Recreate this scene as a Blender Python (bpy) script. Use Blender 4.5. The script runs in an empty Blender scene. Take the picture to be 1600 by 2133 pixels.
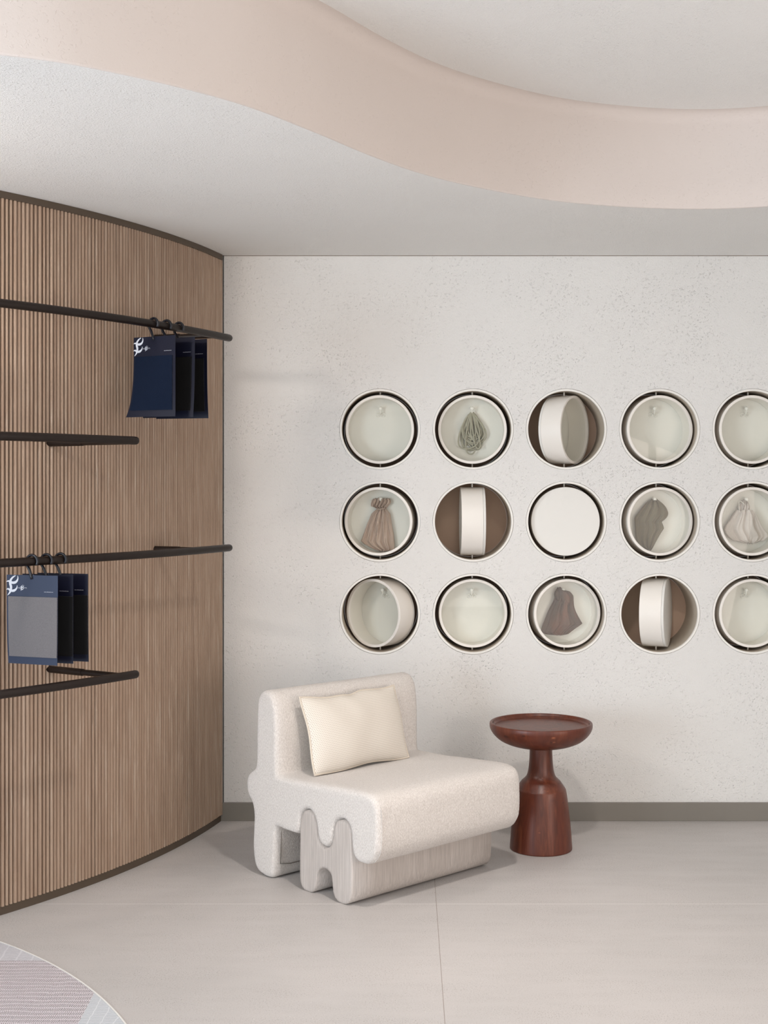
import bpy, bmesh, math, random
import numpy as np
from mathutils import Vector, Matrix, noise
from mathutils.geometry import delaunay_2d_cdt
random.seed(7)
S = bpy.context.scene
C = S.collection
PI = math.pi
# ------------------------------------------------------------------ camera, world, light, exposure
F, EYE, HOR, CX = 2750.0, 1.58, 1008.0, 846.0        # focal length in px, eye height, horizon row, vanishing column
cam = bpy.data.objects.new('camera', bpy.data.cameras.new('camera')); C.objects.link(cam)
cam.data.sensor_fit = 'HORIZONTAL'; cam.data.sensor_width = 36.0
cam.data.lens = 36.0 * F / 1600.0
cam.data.shift_x = (800 - CX) / 1600.0
cam.data.shift_y = (HOR - 1066.5) / 1600.0
cam.data.clip_start = 0.05
cam.location = (0, 0, EYE); cam.rotation_euler = (PI / 2, 0, 0)
S.camera = cam
S.view_settings.view_transform = 'Standard'; S.view_settings.look = 'None'
S.view_settings.gamma = 1.0; S.view_settings.use_curve_mapping = False
S.view_settings.exposure = 0.07
wd_ = bpy.data.worlds.new('world'); S.world = wd_; wd_.use_nodes = True
wd_.node_tree.nodes['Background'].inputs[0].default_value = (0.9, 0.95, 1.0, 1)
wd_.node_tree.nodes['Background'].inputs[1].default_value = 0.5

def area(name, loc, look, sx, sy, power, col, shape='RECTANGLE', spread=180):
    l = bpy.data.lights.new(name, 'AREA'); l.shape = shape; l.size = sx
    if shape == 'RECTANGLE': l.size_y = sy
    l.energy = power; l.color = col; l.spread = math.radians(spread)
    o = bpy.data.objects.new(name, l); C.objects.link(o); o.location = loc
    o.rotation_euler = (Vector(look) - Vector(loc)).to_track_quat('-Z', 'Y').to_euler()
    return o
# daylight through the windows of the two side walls and the rear wall
area('window_daylight_left', (-4.0, 0.9, 1.25), (0, 0.9, 2.35), 3.0, 2.3, 262, (0.76, 0.88, 1.0))
area('window_daylight_right', (3.6, 1.0, 1.25), (0, 1.2, 2.2), 3.0, 2.3, 102, (1.0, 0.87, 0.81))
area('window_daylight_rear', (0.2, -3.40, 1.25), (0.2, 0, 1.8), 5.4, 2.3, 74, (1.0, 0.975, 0.955))
# the round lamp in the ceiling recess, just above the picture
area('ceiling_lamp_light', (0.42, 3.62, 2.955), (0.36, 4.4, 0.0), 0.18, 0.18, 13, (1.0, 0.92, 0.865), 'DISK', 100)

# an added, unseen fill lamp that brightens the left of the back wall
area('ceiling_lamp_light', (-1.95, 3.45, 2.585), (-0.2, 6.2, 1.35), 0.3, 0.3, 13, (1.0, 0.90, 0.83), 'DISK', 130)

# ------------------------------------------------------------------ helpers
def srgb(r, g, b):
    f = lambda c: (c / 255 / 12.92) if c / 255 <= 0.04045 else ((c / 255 + 0.055) / 1.055) ** 2.4
    return (f(r), f(g), f(b), 1)

def mesh_obj(name, verts, faces, mat, parent=None, smooth=True, loc=None):
    me = bpy.data.meshes.new(name)
    me.from_pydata([tuple(v) for v in verts], [], [tuple(f) for f in faces]); me.update()
    bm = bmesh.new(); bm.from_mesh(me); bmesh.ops.recalc_face_normals(bm, faces=bm.faces); bm.to_mesh(me); bm.free()
    if smooth:
        me.polygons.foreach_set('use_smooth', [True] * len(me.polygons))
    if mat: me.materials.append(mat)
    o = bpy.data.objects.new(name, me); C.objects.link(o)
    if parent: o.parent = parent
    if loc: o.location = loc
    return o

def sharp(o, deg=40):
    bm = bmesh.new(); bm.from_mesh(o.data)
    for e in bm.edges:
        if len(e.link_faces) == 2 and e.calc_face_angle(0) > math.radians(deg): e.smooth = False
    bm.to_mesh(o.data); bm.free(); return o

def tag(o, label, cat, group=None, kind=None):
    o['label'] = label; o['category'] = cat
    if group: o['group'] = group
    if kind: o['kind'] = kind
    return o

def struct(o, label=None):
    o['kind'] = 'structure'
    if label: o['label'] = label
    return o

def empty(name, loc, rz=0):
    o = bpy.data.objects.new(name, None); C.objects.link(o); o.empty_display_size = 0.05
    o.location = loc; o.rotation_euler = (0, 0, rz); return o

class MB:
    def __init__(s): s.v = []; s.f = []
    def add(s, v, f):
        n = len(s.v); s.v += [tuple(x) for x in v]; s.f += [tuple(i + n for i in q) for q in f]; return s
    def box(s, a, b):
        (x0, y0, z0), (x1, y1, z1) = a, b
        v = [(x0, y0, z0), (x1, y0, z0), (x1, y1, z0), (x0, y1, z0), (x0, y0, z1), (x1, y0, z1), (x1, y1, z1), (x0, y1, z1)]
        return s.add(v, [(0, 3, 2, 1), (4, 5, 6, 7), (0, 1, 5, 4), (1, 2, 6, 5), (2, 3, 7, 6), (3, 0, 4, 7)])
    def tube(s, pts, r, n=12, closed=False, caps=True, flat=1.0):
        pts = [Vector(p) for p in pts]; m = len(pts); V = []; rs = r if hasattr(r, '__len__') else [r] * m
        t0 = (pts[1] - pts[0]).normalized(); up = Vector((0, 0, 1)) if abs(t0.z) < 0.9 else Vector((1, 0, 0))
        nx = t0.cross(up).normalized()
        for i, p in enumerate(pts):
            if closed: t = (pts[(i + 1) % m] - pts[i - 1]).normalized()
            else: t = (pts[min(i + 1, m - 1)] - pts[max(i - 1, 0)]).normalized()
            nx = (nx - t * nx.dot(t)).normalized(); ny = t.cross(nx)
            for k in range(n):
                a = 2 * PI * k / n; V.append(p + nx * (math.cos(a) * rs[i]) + ny * (math.sin(a) * rs[i] * flat))
        Fc = []
        for i in range(m if closed else m - 1):
            j = (i + 1) % m
            for k in range(n): Fc.append((i * n + k, i * n + (k + 1) % n, j * n + (k + 1) % n, j * n + k))
        if caps and not closed:
            V += [pts[0], pts[-1]]; c0, c1 = len(V) - 2, len(V) - 1
            for k in range(n):
                Fc.append((c0, (k + 1) % n, k)); Fc.append((c1, (m - 1) * n + k, (m - 1) * n + (k + 1) % n))
        return s.add(V, Fc)
    def ball(s, c, r, n=14, sc=(1, 1, 1)):
        V = []; Fc = []; m = n // 2
        for i in range(m + 1):
            a = PI * i / m
            for k in range(n):
                b = 2 * PI * k / n
                V.append((c[0] + r * sc[0] * math.sin(a) * math.cos(b), c[1] + r * sc[1] * math.sin(a) * math.sin(b), c[2] + r * sc[2] * math.cos(a)))
        for i in range(m):
            for k in range(n): Fc.append((i * n + k, i * n + (k + 1) % n, (i + 1) * n + (k + 1) % n, (i + 1) * n + k))
        return s.add(V, Fc)
    def lathe(s, prof, n=64, axis='Z', close=False):
        V = []; Fc = []; m = len(prof)
        for (r, h) in prof:
            for k in range(n):
                a = 2 * PI * k / n; c_, s_ = math.cos(a) * r, math.sin(a) * r
                V.append((c_, s_, h) if axis == 'Z' else (c_, h, s_))
        for i in range(m if close else m - 1):
            j = (i + 1) % m
            for k in range(n): Fc.append((i * n + k, i * n + (k + 1) % n, j * n + (k + 1) % n, j * n + k))
        return s.add(V, Fc)
    def build(s, name, mat, parent=None, smooth=True, sh=None, loc=None):
        o = mesh_obj(name, s.v, s.f, mat, parent, smooth, loc)
        bm = bmesh.new(); bm.from_mesh(o.data); bmesh.ops.remove_doubles(bm, verts=bm.verts, dist=1e-6)
        bmesh.ops.dissolve_degenerate(bm, edges=bm.edges, dist=1e-7); bmesh.ops.recalc_face_normals(bm, faces=bm.faces)
        bm.to_mesh(o.data); bm.free()
        if sh: sharp(o, sh)
        return o

def catmull(P, n=6, closed=False):
    P = [Vector(p) for p in P]; m = len(P); out = []
    for i in range(m if closed else m - 1):
        g = (lambda k: P[k % m]) if closed else (lambda k: P[max(0, min(m - 1, k))])
        a, b, c, d = g(i - 1), g(i), g(i + 1), g(i + 2)
        for k in range(n):
            t = k / n
            out.append(0.5 * ((2 * b) + (c - a) * t + (2 * a - 5 * b + 4 * c - d) * t * t + (3 * b - a - 3 * c + d) * t ** 3))
    if not closed: out.append(P[-1])
    return out

def resample(P, step, closed=True):
    P = np.array([tuple(p)[:2] for p in P]); Q = np.vstack([P, P[:1]]) if closed else P
    d = np.r_[0, np.cumsum(np.hypot(*np.diff(Q, axis=0).T))]; n = max(3, int(round(d[-1] / step)))
    t = np.linspace(0, d[-1], n + 1)[:(n if closed else n + 1)]
    return np.c_[np.interp(t, d, Q[:, 0]), np.interp(t, d, Q[:, 1])]

def seg_dist(P, poly):
    A = poly; B = np.roll(poly, -1, axis=0); best = np.full(len(P), 1e9)
    for a, b in zip(A, B):
        ab = b - a; t = np.clip(((P - a) @ ab) / max(ab @ ab, 1e-12), 0, 1)
        best = np.minimum(best, np.hypot(*(P - (a + t[:, None] * ab)).T))
    return best

def inside(P, poly):
    x, y = P[:, 0], P[:, 1]; r = np.zeros(len(P), bool); j = len(poly) - 1
    for i in range(len(poly)):
        xi, yi = poly[i]; xj, yj = poly[j]
        c = ((yi > y) != (yj > y)) & (x < (xj - xi) * (y - yi) / ((yj - yi) if yj != yi else 1e-12) + xi)
        r ^= c; j = i
    return r

def slab(name, poly, x0, x1, r, grid, mat, parent, rows=8, wob=0.0):
    """outline in the (y,z) plane pulled out along x, every edge rounded by r"""
    B = resample(poly, grid)
    mn, mx = B.min(0), B.max(0); gx = np.arange(mn[0], mx[0], grid); gy = np.arange(mn[1], mx[1], grid * 0.87)
    G = []
    for j, yv in enumerate(gy):
        for xv in gx: G.append((xv + (grid / 2 if j % 2 else 0), yv))
    G = np.array(G); G = G[inside(G, B)]; D = seg_dist(G, B); k = D > grid * 0.45; G = G[k]; D = D[k]
    nb = len(B); allp = [Vector(p) for p in B] + [Vector(p) for p in G]
    res = delaunay_2d_cdt(allp, [(i, (i + 1) % nb) for i in range(nb)], [], 1, 1e-7)
    vs, tris, orig = res[0], res[2], res[3]
    dist = []
    for i, o_ in enumerate(orig):
        s0 = [q for q in o_ if q >= nb]; dist.append(0.0 if not s0 else float(D[s0[0] - nb]))
    h = lambda d: 0.0 if d >= r else r - math.sqrt(max(0, r * r - (r - d) ** 2))
    m = MB()
    idx = {}
    for i, o_ in enumerate(orig):
        for q in o_: idx[q] = i
    n = len(vs)
    V = [(x0 + h(d), v[0], v[1]) for v, d in zip(vs, dist)] + [(x1 - h(d), v[0], v[1]) for v, d in zip(vs, dist)]
    Fc = [tuple(t) for t in tris] + [tuple(n + q for q in reversed(t)) for t in tris]
    bi = [idx[i] for i in range(nb)]; rowsI = [bi]
    for k in range(1, rows):
        st = len(V); x = x0 + r + (x1 - x0 - 2 * r) * k / rows
        V += [(x, vs[i][0], vs[i][1]) for i in bi]; rowsI.append(list(range(st, st + nb)))
    rowsI.append([n + i for i in bi])
    for a, b in zip(rowsI, rowsI[1:]):
        for i in range(nb): Fc.append((a[i], a[(i + 1) % nb], b[(i + 1) % nb], b[i]))
    if wob:
        V = [(x, y + wob * noise.noise(Vector((x * 7, y * 7, z * 7))), z + wob * noise.noise(Vector((x * 7 + 9, y * 7, z * 7)))) for x, y, z in V]
    return mesh_obj(name, V, Fc, mat, parent)

# ------------------------------------------------------------------ materials
class NT:
    def __init__(s, name, rough=0.6, spec=0.4):
        s.m = bpy.data.materials.new(name); s.m.use_nodes = True; s.n = s.m.node_tree.nodes; s.l = s.m.node_tree.links
        s.b = s.n['Principled BSDF']; s.b.inputs['Roughness'].default_value = rough; s.b.inputs['Specular IOR Level'].default_value = spec
    def node(s, t, **kw):
        x = s.n.new(t)
        for k, v in kw.items(): setattr(x, k, v)
        return x
    def link(s, a, b): s.l.new(a, b)
    def coord(s, scale=(1, 1, 1), kind='Object', rot=(0, 0, 0)):
        tc = s.node('ShaderNodeTexCoord'); mp = s.node('ShaderNodeMapping'); s.link(tc.outputs[kind], mp.inputs[0])
        mp.inputs['Scale'].default_value = scale; mp.inputs['Rotation'].default_value = rot; return mp.outputs[0]
    def noise(s, vec, scale, detail=3, rough=0.55, dist=0):
        x = s.node('ShaderNodeTexNoise'); s.link(vec, x.inputs['Vector']); x.inputs['Scale'].default_value = scale
        x.inputs['Detail'].default_value = detail; x.inputs['Roughness'].default_value = rough; x.inputs['Distortion'].default_value = dist
        return x.outputs['Fac']
    def ramp(s, fac, stops, interp='LINEAR'):
        x = s.node('ShaderNodeValToRGB'); s.link(fac, x.inputs[0]); cr = x.color_ramp; cr.interpolation = interp
        while len(cr.elements) < len(stops): cr.elements.new(0.5)
        for e, (p, c) in zip(cr.elements, stops):
            e.position = p; e.color = c if hasattr(c, '__len__') else (c, c, c, 1)
        return x.outputs[0]
    def math(s, op, a, b=None, c=None, clamp=False):
        x = s.node('ShaderNodeMath', operation=op, use_clamp=clamp)
        for i, v in enumerate((a, b, c)):
            if v is None: continue
            if isinstance(v, (int, float)): x.inputs[i].default_value = v
            else: s.link(v, x.inputs[i])
        return x.outputs[0]
    def mix(s, fac, a, b, mode='MIX'):
        x = s.node('ShaderNodeMix', data_type='RGBA', blend_type=mode)
        for sock, v in ((x.inputs[0], fac), (x.inputs[6], a), (x.inputs[7], b)):
            if isinstance(v, (int, float)): sock.default_value = v
            elif isinstance(v, tuple): sock.default_value = v
            else: s.link(v, sock)
        return x.outputs[2]
    def color(s, c):
        if isinstance(c, tuple): s.b.inputs['Base Color'].default_value = c
        else: s.link(c, s.b.inputs['Base Color'])
        return s
    def bump(s, h, strength=0.3, dist=0.01, prev=None):
        x = s.node('ShaderNodeBump'); s.link(h, x.inputs['Height']); x.inputs['Strength'].default_value = strength
        x.inputs['Distance'].default_value = dist
        if prev: s.link(prev, x.inputs['Normal'])
        s.link(x.outputs[0], s.b.inputs['Normal']); return x.outputs[0]
    def sep(s, vec):
        x = s.node('ShaderNodeSeparateXYZ'); s.link(vec, x.inputs[0]); return x.outputs

def simple(name, c, rough=0.5, spec=0.4, metal=0.0):
    t = NT(name, rough, spec); t.color(c); t.b.inputs['Metallic'].default_value = metal; return t.m

def stucco(name, col, fine=0.25, chips=0.5, seams=None):
    t = NT(name, 0.85, 0.25); v = t.coord()
    big = t.noise(v, 1.3, 3); c = t.mix(t.ramp(big, [(0.35, 0.0), (0.65, 1.0)]), col, tuple(x * 0.975 for x in col[:3]) + (1,))
    vo = t.node('ShaderNodeTexNoise'); t.link(v, vo.inputs['Vector']); vo.inputs['Scale'].default_value = 105; vo.inputs['Detail'].default_value = 2; vo.inputs['Distortion'].default_value = 0.5
    spots = t.ramp(vo.outputs['Fac'], [(0.61, 0.0), (0.71, 1.0)])
    mask = t.ramp(t.noise(v, 4, 3), [(0.36, 0.1), (0.66, 1.0)])
    chip = t.math('MULTIPLY', spots, mask)
    f = t.noise(v, 160, 4, 0.7)
    t.color(c)
    b1 = t.bump(f, fine, 0.004)
    b2 = t.bump(chip, chips, 0.006, b1)
    if seams:
        o = t.sep(v); w = None
        for (x0, z1) in seams:
            a = t.math('LESS_THAN', t.math('ABSOLUTE', t.math('SUBTRACT', o[0], x0)), 0.0012)
            a = t.math('MULTIPLY', a, t.math('LESS_THAN', o[2], z1)); w = a if w is None else t.math('MAXIMUM', w, a)
        t.bump(t.math('SUBTRACT', 1.0, w), 0.6, 0.002, b2)
    return t.m

M = {}
WHITE = srgb(231, 229, 225)
M['wall'] = stucco('stucco_wall', WHITE, 0.8, 0.62, [(1.406, 0.80)])
M['ceil'] = stucco('stucco_ceiling', srgb(240, 238, 234), 1.0, 0.5)
M['band'] = stucco('smooth_plaster', srgb(214, 204, 197), 0.12, 0.3)
M['cream'] = simple('cream_lacquer', srgb(234, 231, 224), 0.42, 0.4)
M['tube'] = simple('niche_tube_shaded', srgb(196, 184, 168), 0.6, 0.3)  # darker than the cream frame: shade inside the niche put into the colour
M['drum'] = simple('cream_drum_lacquer', srgb(236, 231, 223), 0.36, 0.45)
M['disc'] = simple('pale_back_disc', srgb(227, 225, 219), 0.4, 0.45)
M['niche'] = simple('brown_niche_back', srgb(208, 180, 158), 0.7, 0.2)
M['pin'] = simple('pale_metal', srgb(205, 200, 190), 0.35, 0.5, 0.3)
M['hook'] = simple('white_plastic', srgb(240, 238, 232), 0.3, 0.5)
M['black'] = simple('gap_shade_black', srgb(25, 20, 17), 0.8, 0.2)
M['bronze'] = simple('bronze_trim', srgb(88, 76, 64), 0.45, 0.4, 0.2)
M['skirting'] = simple('grey_brown_skirting', srgb(130, 125, 117), 0.42, 0.4, 0.15)
M['plain'] = simple('plain_paint', srgb(228, 226, 222), 0.8, 0.2)
M['frame'] = simple('window_frame_paint', srgb(90, 84, 78), 0.5, 0.4)

def glass():
    t = NT('clear_glass'); t.n.remove(t.b)
    out = t.n['Material Output']; g = t.node('ShaderNodeBsdfGlossy'); g.inputs['Roughness'].default_value = 0.02
    tr = t.node('ShaderNodeBsdfTransparent'); tr.inputs[0].default_value = (0.985, 0.99, 0.975, 1)
    fr = t.node('ShaderNodeFresnel'); 
    ge = t.node('ShaderNodeNewGeometry'); t.link(t.math('SUBTRACT', 1.5, t.math('MULTIPLY', ge.outputs['Backfacing'], 1.5 - 1 / 1.5)), fr.inputs[0])   # same reflection from either side of the pane
    mx = t.node('ShaderNodeMixShader'); t.link(t.math('MULTIPLY', fr.outputs[0], 0.36), mx.inputs[0]); t.link(tr.outputs[0], mx.inputs[1]); t.link(g.outputs[0], mx.inputs[2])
    t.link(mx.outputs[0], out.inputs[0]); return t.m
M['glass'] = glass()

def floor_mat():
    t = NT('microcement_floor', 0.5, 0.35); v = t.coord()
    a = t.ramp(t.noise(v, 1.1, 4, 0.6), [(0.3, srgb(187, 183, 180)), (0.7, srgb(197, 192, 189))])
    streak = t.noise(t.coord((1.0, 4.0, 1)), 3.2, 3)
    sp = t.noise(v, 230, 3, 0.65)
    dark = t.math('MULTIPLY', t.ramp(sp, [(0.55, 0.0), (0.68, 1.0)]), t.ramp(streak, [(0.35, 0.2), (0.65, 0.9)]))
    light = t.ramp(t.noise(t.coord((1, 1, 1.3)), 150, 2), [(0.66, 0.0), (0.75, 0.45)])
    c = t.mix(dark, a, srgb(128, 120, 113)); c = t.mix(light, c, srgb(232, 228, 222))
    o = t.sep(v)
    jy = t.math('LESS_THAN', t.math('ABSOLUTE', t.math('SUBTRACT', o[1], 4.966)), 0.0022)
    jx = t.math('LESS_THAN', t.math('ABSOLUTE', t.math('SUBTRACT', o[0], 0.1138)), 0.0011)
    jy2 = t.math('LESS_THAN', t.math('ABSOLUTE', t.math('SUBTRACT', o[1], 1.966)), 0.0016)
    c = t.mix(t.math('MAXIMUM', jy, jy2), c, srgb(216, 212, 208)); c = t.mix(jx, c, srgb(150, 140, 133))
    t.color(c); t.link(t.ramp(streak, [(0.3, 0.42), (0.8, 0.6)]), t.b.inputs['Roughness'])
    t.bump(sp, 0.08, 0.001); return t.m
M['floor'] = floor_mat()

def slat_mat():
    t = NT('limed_wood_slats', 0.62, 0.25); v = t.coord((1, 1, 0.035))
    at = t.node('ShaderNodeAttribute', attribute_name='slat')
    n1 = t.noise(v, 120, 4, 0.65); n2 = t.noise(t.coord((1, 1, 0.09)), 45, 4, 0.6)
    c = t.ramp(n2, [(0.28, srgb(154, 132, 114)), (0.5, srgb(168, 146, 127)), (0.75, srgb(180, 159, 140))])
    c = t.mix(t.math('MULTIPLY', t.ramp(n1, [(0.55, 0.0), (0.72, 1.0)]), 0.55), c, srgb(210, 197, 182))
    c = t.mix(t.math('MULTIPLY', t.ramp(n1, [(0.25, 1.0), (0.42, 0.0)]), 0.4), c, srgb(116, 92, 76))
    c = t.mix(t.math('MULTIPLY', at.outputs['Fac'], 0.35), c, srgb(146, 118, 98))
    t.color(c); t.bump(n1, 0.25, 0.002); return t.m
M['slat'] = slat_mat()

def boucle(name, c1, c2):
    t = NT(name, 0.95, 0.12); v = t.coord(); v2 = t.coord((1, 1, 0.55))
    n1 = t.noise(v2, 260, 3, 0.7, 0.5); n2 = t.noise(v, 90, 3, 0.6)
    c = t.mix(t.ramp(n1, [(0.35, 0.0), (0.65, 1.0)]), c2, c1); t.color(c)
    t.b.inputs['Sheen Weight'].default_value = 0.25; t.b.inputs['Sheen Roughness'].default_value = 0.6
    b = t.bump(n1, 0.75, 0.0045); t.bump(n2, 0.25, 0.004, b); return t.m
M['boucle'] = boucle('boucle_fabric', srgb(232, 226, 220), srgb(202, 194, 187))

def base_wood():
    t = NT('bleached_oak', 0.6, 0.25)
    v = t.coord((1.0, 1.0, 0.03)); n = t.noise(v, 190, 4, 0.65); big = t.noise(t.coord((1, 1, 0.15)), 14, 3, 0.5, 0.8)
    c = t.ramp(n, [(0.3, srgb(172, 164, 158)), (0.52, srgb(191, 182, 175)), (0.75, srgb(208, 200, 194))])
    c = t.mix(t.ramp(big, [(0.4, 0.0), (0.7, 0.25)]), c, srgb(182, 172, 164)); t.color(c); t.bump(n, 0.15, 0.001); return t.m
M['oak'] = base_wood()

def red_wood(knots):
    t = NT('dark_red_wood', 0.36, 0.45); v = t.coord((1.0, 1.0, 0.12)); n = t.noise(v, 26, 5, 0.6, 1.2); fn = t.noise(t.coord((1, 1, 0.06)), 160, 3)
    c = t.ramp(n, [(0.25, srgb(58, 28, 18)), (0.5, srgb(95, 47, 30)), (0.78, srgb(128, 71, 47))])
    c = t.mix(t.ramp(fn, [(0.4, 0.0), (0.7, 0.3)]), c, srgb(66, 30, 22))
    # glued staves of slightly different tone
    vo = t.node('ShaderNodeTexVoronoi'); t.link(t.coord((1, 1, 0.0)), vo.inputs['Vector']); vo.inputs['Scale'].default_value = 9
    bw = t.node('ShaderNodeRGBToBW'); t.link(vo.outputs['Color'], bw.inputs[0])
    c = t.mix(t.math('MULTIPLY', bw.outputs[0], 0.45), c, srgb(92, 44, 33))
    tc = t.node('ShaderNodeTexCoord')
    for (p, r, col) in knots:
        d = t.node('ShaderNodeVectorMath', operation='DISTANCE'); w = t.node('ShaderNodeVectorMath', operation='MULTIPLY')
        t.link(tc.outputs['Object'], w.inputs[0]); w.inputs[1].default_value = (1, 1, 2.0); t.link(w.outputs[0], d.inputs[0])
        d.inputs[1].default_value = (p[0], p[1], p[2] * 2.0)
        c = t.mix(t.ramp(t.math('DIVIDE', d.outputs['Value'], r), [(0.35, 0.65), (1.0, 0.0)]), c, col)
    t.color(c); t.bump(fn, 0.06, 0.001); return t.m

def linen(name, c1, c2, stripes=None):
    t = NT(name, 0.9, 0.1); v = t.coord(); n = t.noise(v, 420, 3, 0.7); c = t.mix(n, c1, c2)
    if stripes:
        o = t.sep(v); s_ = t.math('SINE', t.math('MULTIPLY', t.math('ADD', o[0], t.math('MULTIPLY', o[2], 0.12)), 2 * PI / stripes[0]))
        c = t.mix(t.ramp(s_, [(0.4, 0.0), (0.6, 0.8)]), c, stripes[1])
    t.color(c); t.b.inputs['Sheen Weight'].default_value = 0.15; t.bump(n, 0.3, 0.0015); return t.m

M['rail'] = simple('dark_bronze_metal', srgb(33, 23, 18), 0.42, 0.45, 0.3)
M['navy'] = simple('navy_card', srgb(36, 46, 68), 0.55, 0.3)
M['navy_dark'] = simple('dark_navy_card', srgb(9, 12, 32), 0.5, 0.25)
M['hanger'] = simple('dark_blue_plastic', srgb(9, 11, 22), 0.35, 0.5)
M['ink'] = simple('silver_print', srgb(190, 194, 202), 0.5, 0.3)
M['velvet_grey'] = linen('grey_velvet', srgb(122, 119, 120), srgb(84, 82, 85))
M['velvet_blue'] = linen('petrol_blue_fabric', srgb(4, 21, 44), srgb(2, 14, 33))
M['velvet_black'] = linen('black_fabric', srgb(9, 9, 11), srgb(6, 6, 8))

# ------------------------------------------------------------------ room
H, H2, D = 2.652, 3.027, 6.198
XR, YB, XL = 3.8, -3.5, -4.2
o = MB().add([(XL, YB, 0), (XR, YB, 0), (XR, D + 0.4, 0), (XL, D + 0.4, 0)], [(0, 1, 2, 3)]).build('floor', M['floor'], smooth=False)
struct(o, 'pale speckled microcement floor with fine joints')

# curved slatted wall: arc through the corner and through the left picture edge
A_, B_ = Vector((-0.866, 6.196)), Vector((-1.488, 4.832)); R = 3.35
mid = (A_ + B_) / 2; ch = B_ - A_; nn = Vector((ch.y, -ch.x)).normalized()
if nn.x > 0: nn = -nn
cen = mid + nn * math.sqrt(R * R - (ch.length / 2) ** 2)
aA = math.atan2(A_.y - cen.y, A_.x - cen.x); aB = math.atan2(B_.y - cen.y, B_.x - cen.x)
def arc(s, off=0.0):       # s metres along the wall from the corner, off metres into the room
    a = aA - s / R; return Vector((cen.x + (R + off) * math.cos(a), cen.y + (R + off) * math.sin(a)))
def arc_s(p): return (aA - math.atan2(p[1] - cen.y, p[0] - cen.x)) * R
LARC = 4.6
z0, z1 = 0.032, H - 0.024
V = []; Fc = []; att = []; gm = []; s_ = 0.004
while s_ < LARC:
    w_ = random.choice([0.0165, 0.0185, 0.0205, 0.0185]); d_ = random.uniform(0.0085, 0.0105); rv = random.random()
    base = len(V); g_ = random.choice([0.16, 0.2, 0.2, 0.3])
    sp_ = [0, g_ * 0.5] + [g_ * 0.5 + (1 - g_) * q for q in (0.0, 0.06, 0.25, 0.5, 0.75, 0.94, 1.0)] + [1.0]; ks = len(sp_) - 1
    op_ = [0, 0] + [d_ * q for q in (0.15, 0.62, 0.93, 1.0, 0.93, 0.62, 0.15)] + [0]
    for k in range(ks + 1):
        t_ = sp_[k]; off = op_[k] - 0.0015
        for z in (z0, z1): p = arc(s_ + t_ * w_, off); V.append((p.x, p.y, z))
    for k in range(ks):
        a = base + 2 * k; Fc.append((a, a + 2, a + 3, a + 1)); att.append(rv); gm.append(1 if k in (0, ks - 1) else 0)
    # closed bottom end of the slat
    nb_ = len(V)
    for k in range(ks + 1): p = arc(s_ + sp_[k] * w_, -0.02); V.append((p.x, p.y, z0))
    for k in range(ks): Fc.append((base + 2 * k, base + 2 * k + 2, nb_ + k + 1, nb_ + k)); att.append(rv); gm.append(0)
    s_ += w_
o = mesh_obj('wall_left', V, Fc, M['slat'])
o.data.materials.append(simple('slat_groove_shade', srgb(84, 66, 53), 0.8, 0.15)); o.data.polygons.foreach_set('material_index', gm)  # groove faces coloured dark to paint in the shade between the slats
at = o.data.attributes.new('slat', 'FLOAT', 'FACE'); at.data.foreach_set('value', att)
sharp(o, 50); struct(o, 'curved wall of narrow vertical brown wooden slats')
def arc_strip(name, off0, off1, za, zb, mat, s0=0.0, s1=LARC, n=90):
    m = MB(); V = []; Fc = []
    for i in range(n + 1):
        s__ = s0 + (s1 - s0) * i / n; a, b = arc(s__, off0), arc(s__, off1)
        V += [(a.x, a.y, za), (b.x, b.y, za), (b.x, b.y, zb), (a.x, a.y, zb)]
    for i in range(n):
        q = 4 * i
        for k in range(4): Fc.append((q + k, q + (k + 1) % 4, q + 4 + (k + 1) % 4, q + 4 + k))
    Fc += [(0, 1, 2, 3), (4 * n, 4 * n + 3, 4 * n + 2, 4 * n + 1)]
    return m.add(V, Fc).build(name, mat, sh=40)
struct(arc_strip('baseboard_left', -0.03, 0.001, 0, 0.034, M['bronze'], 0.012), 'narrow dark bronze plinth under the slatted wall')
struct(arc_strip('trim_1', -0.03, 0.012, H - 0.026, H - 0.0005, M['bronze'], 0.02), 'dark bronze strip along the top of the slatted wall')

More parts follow.
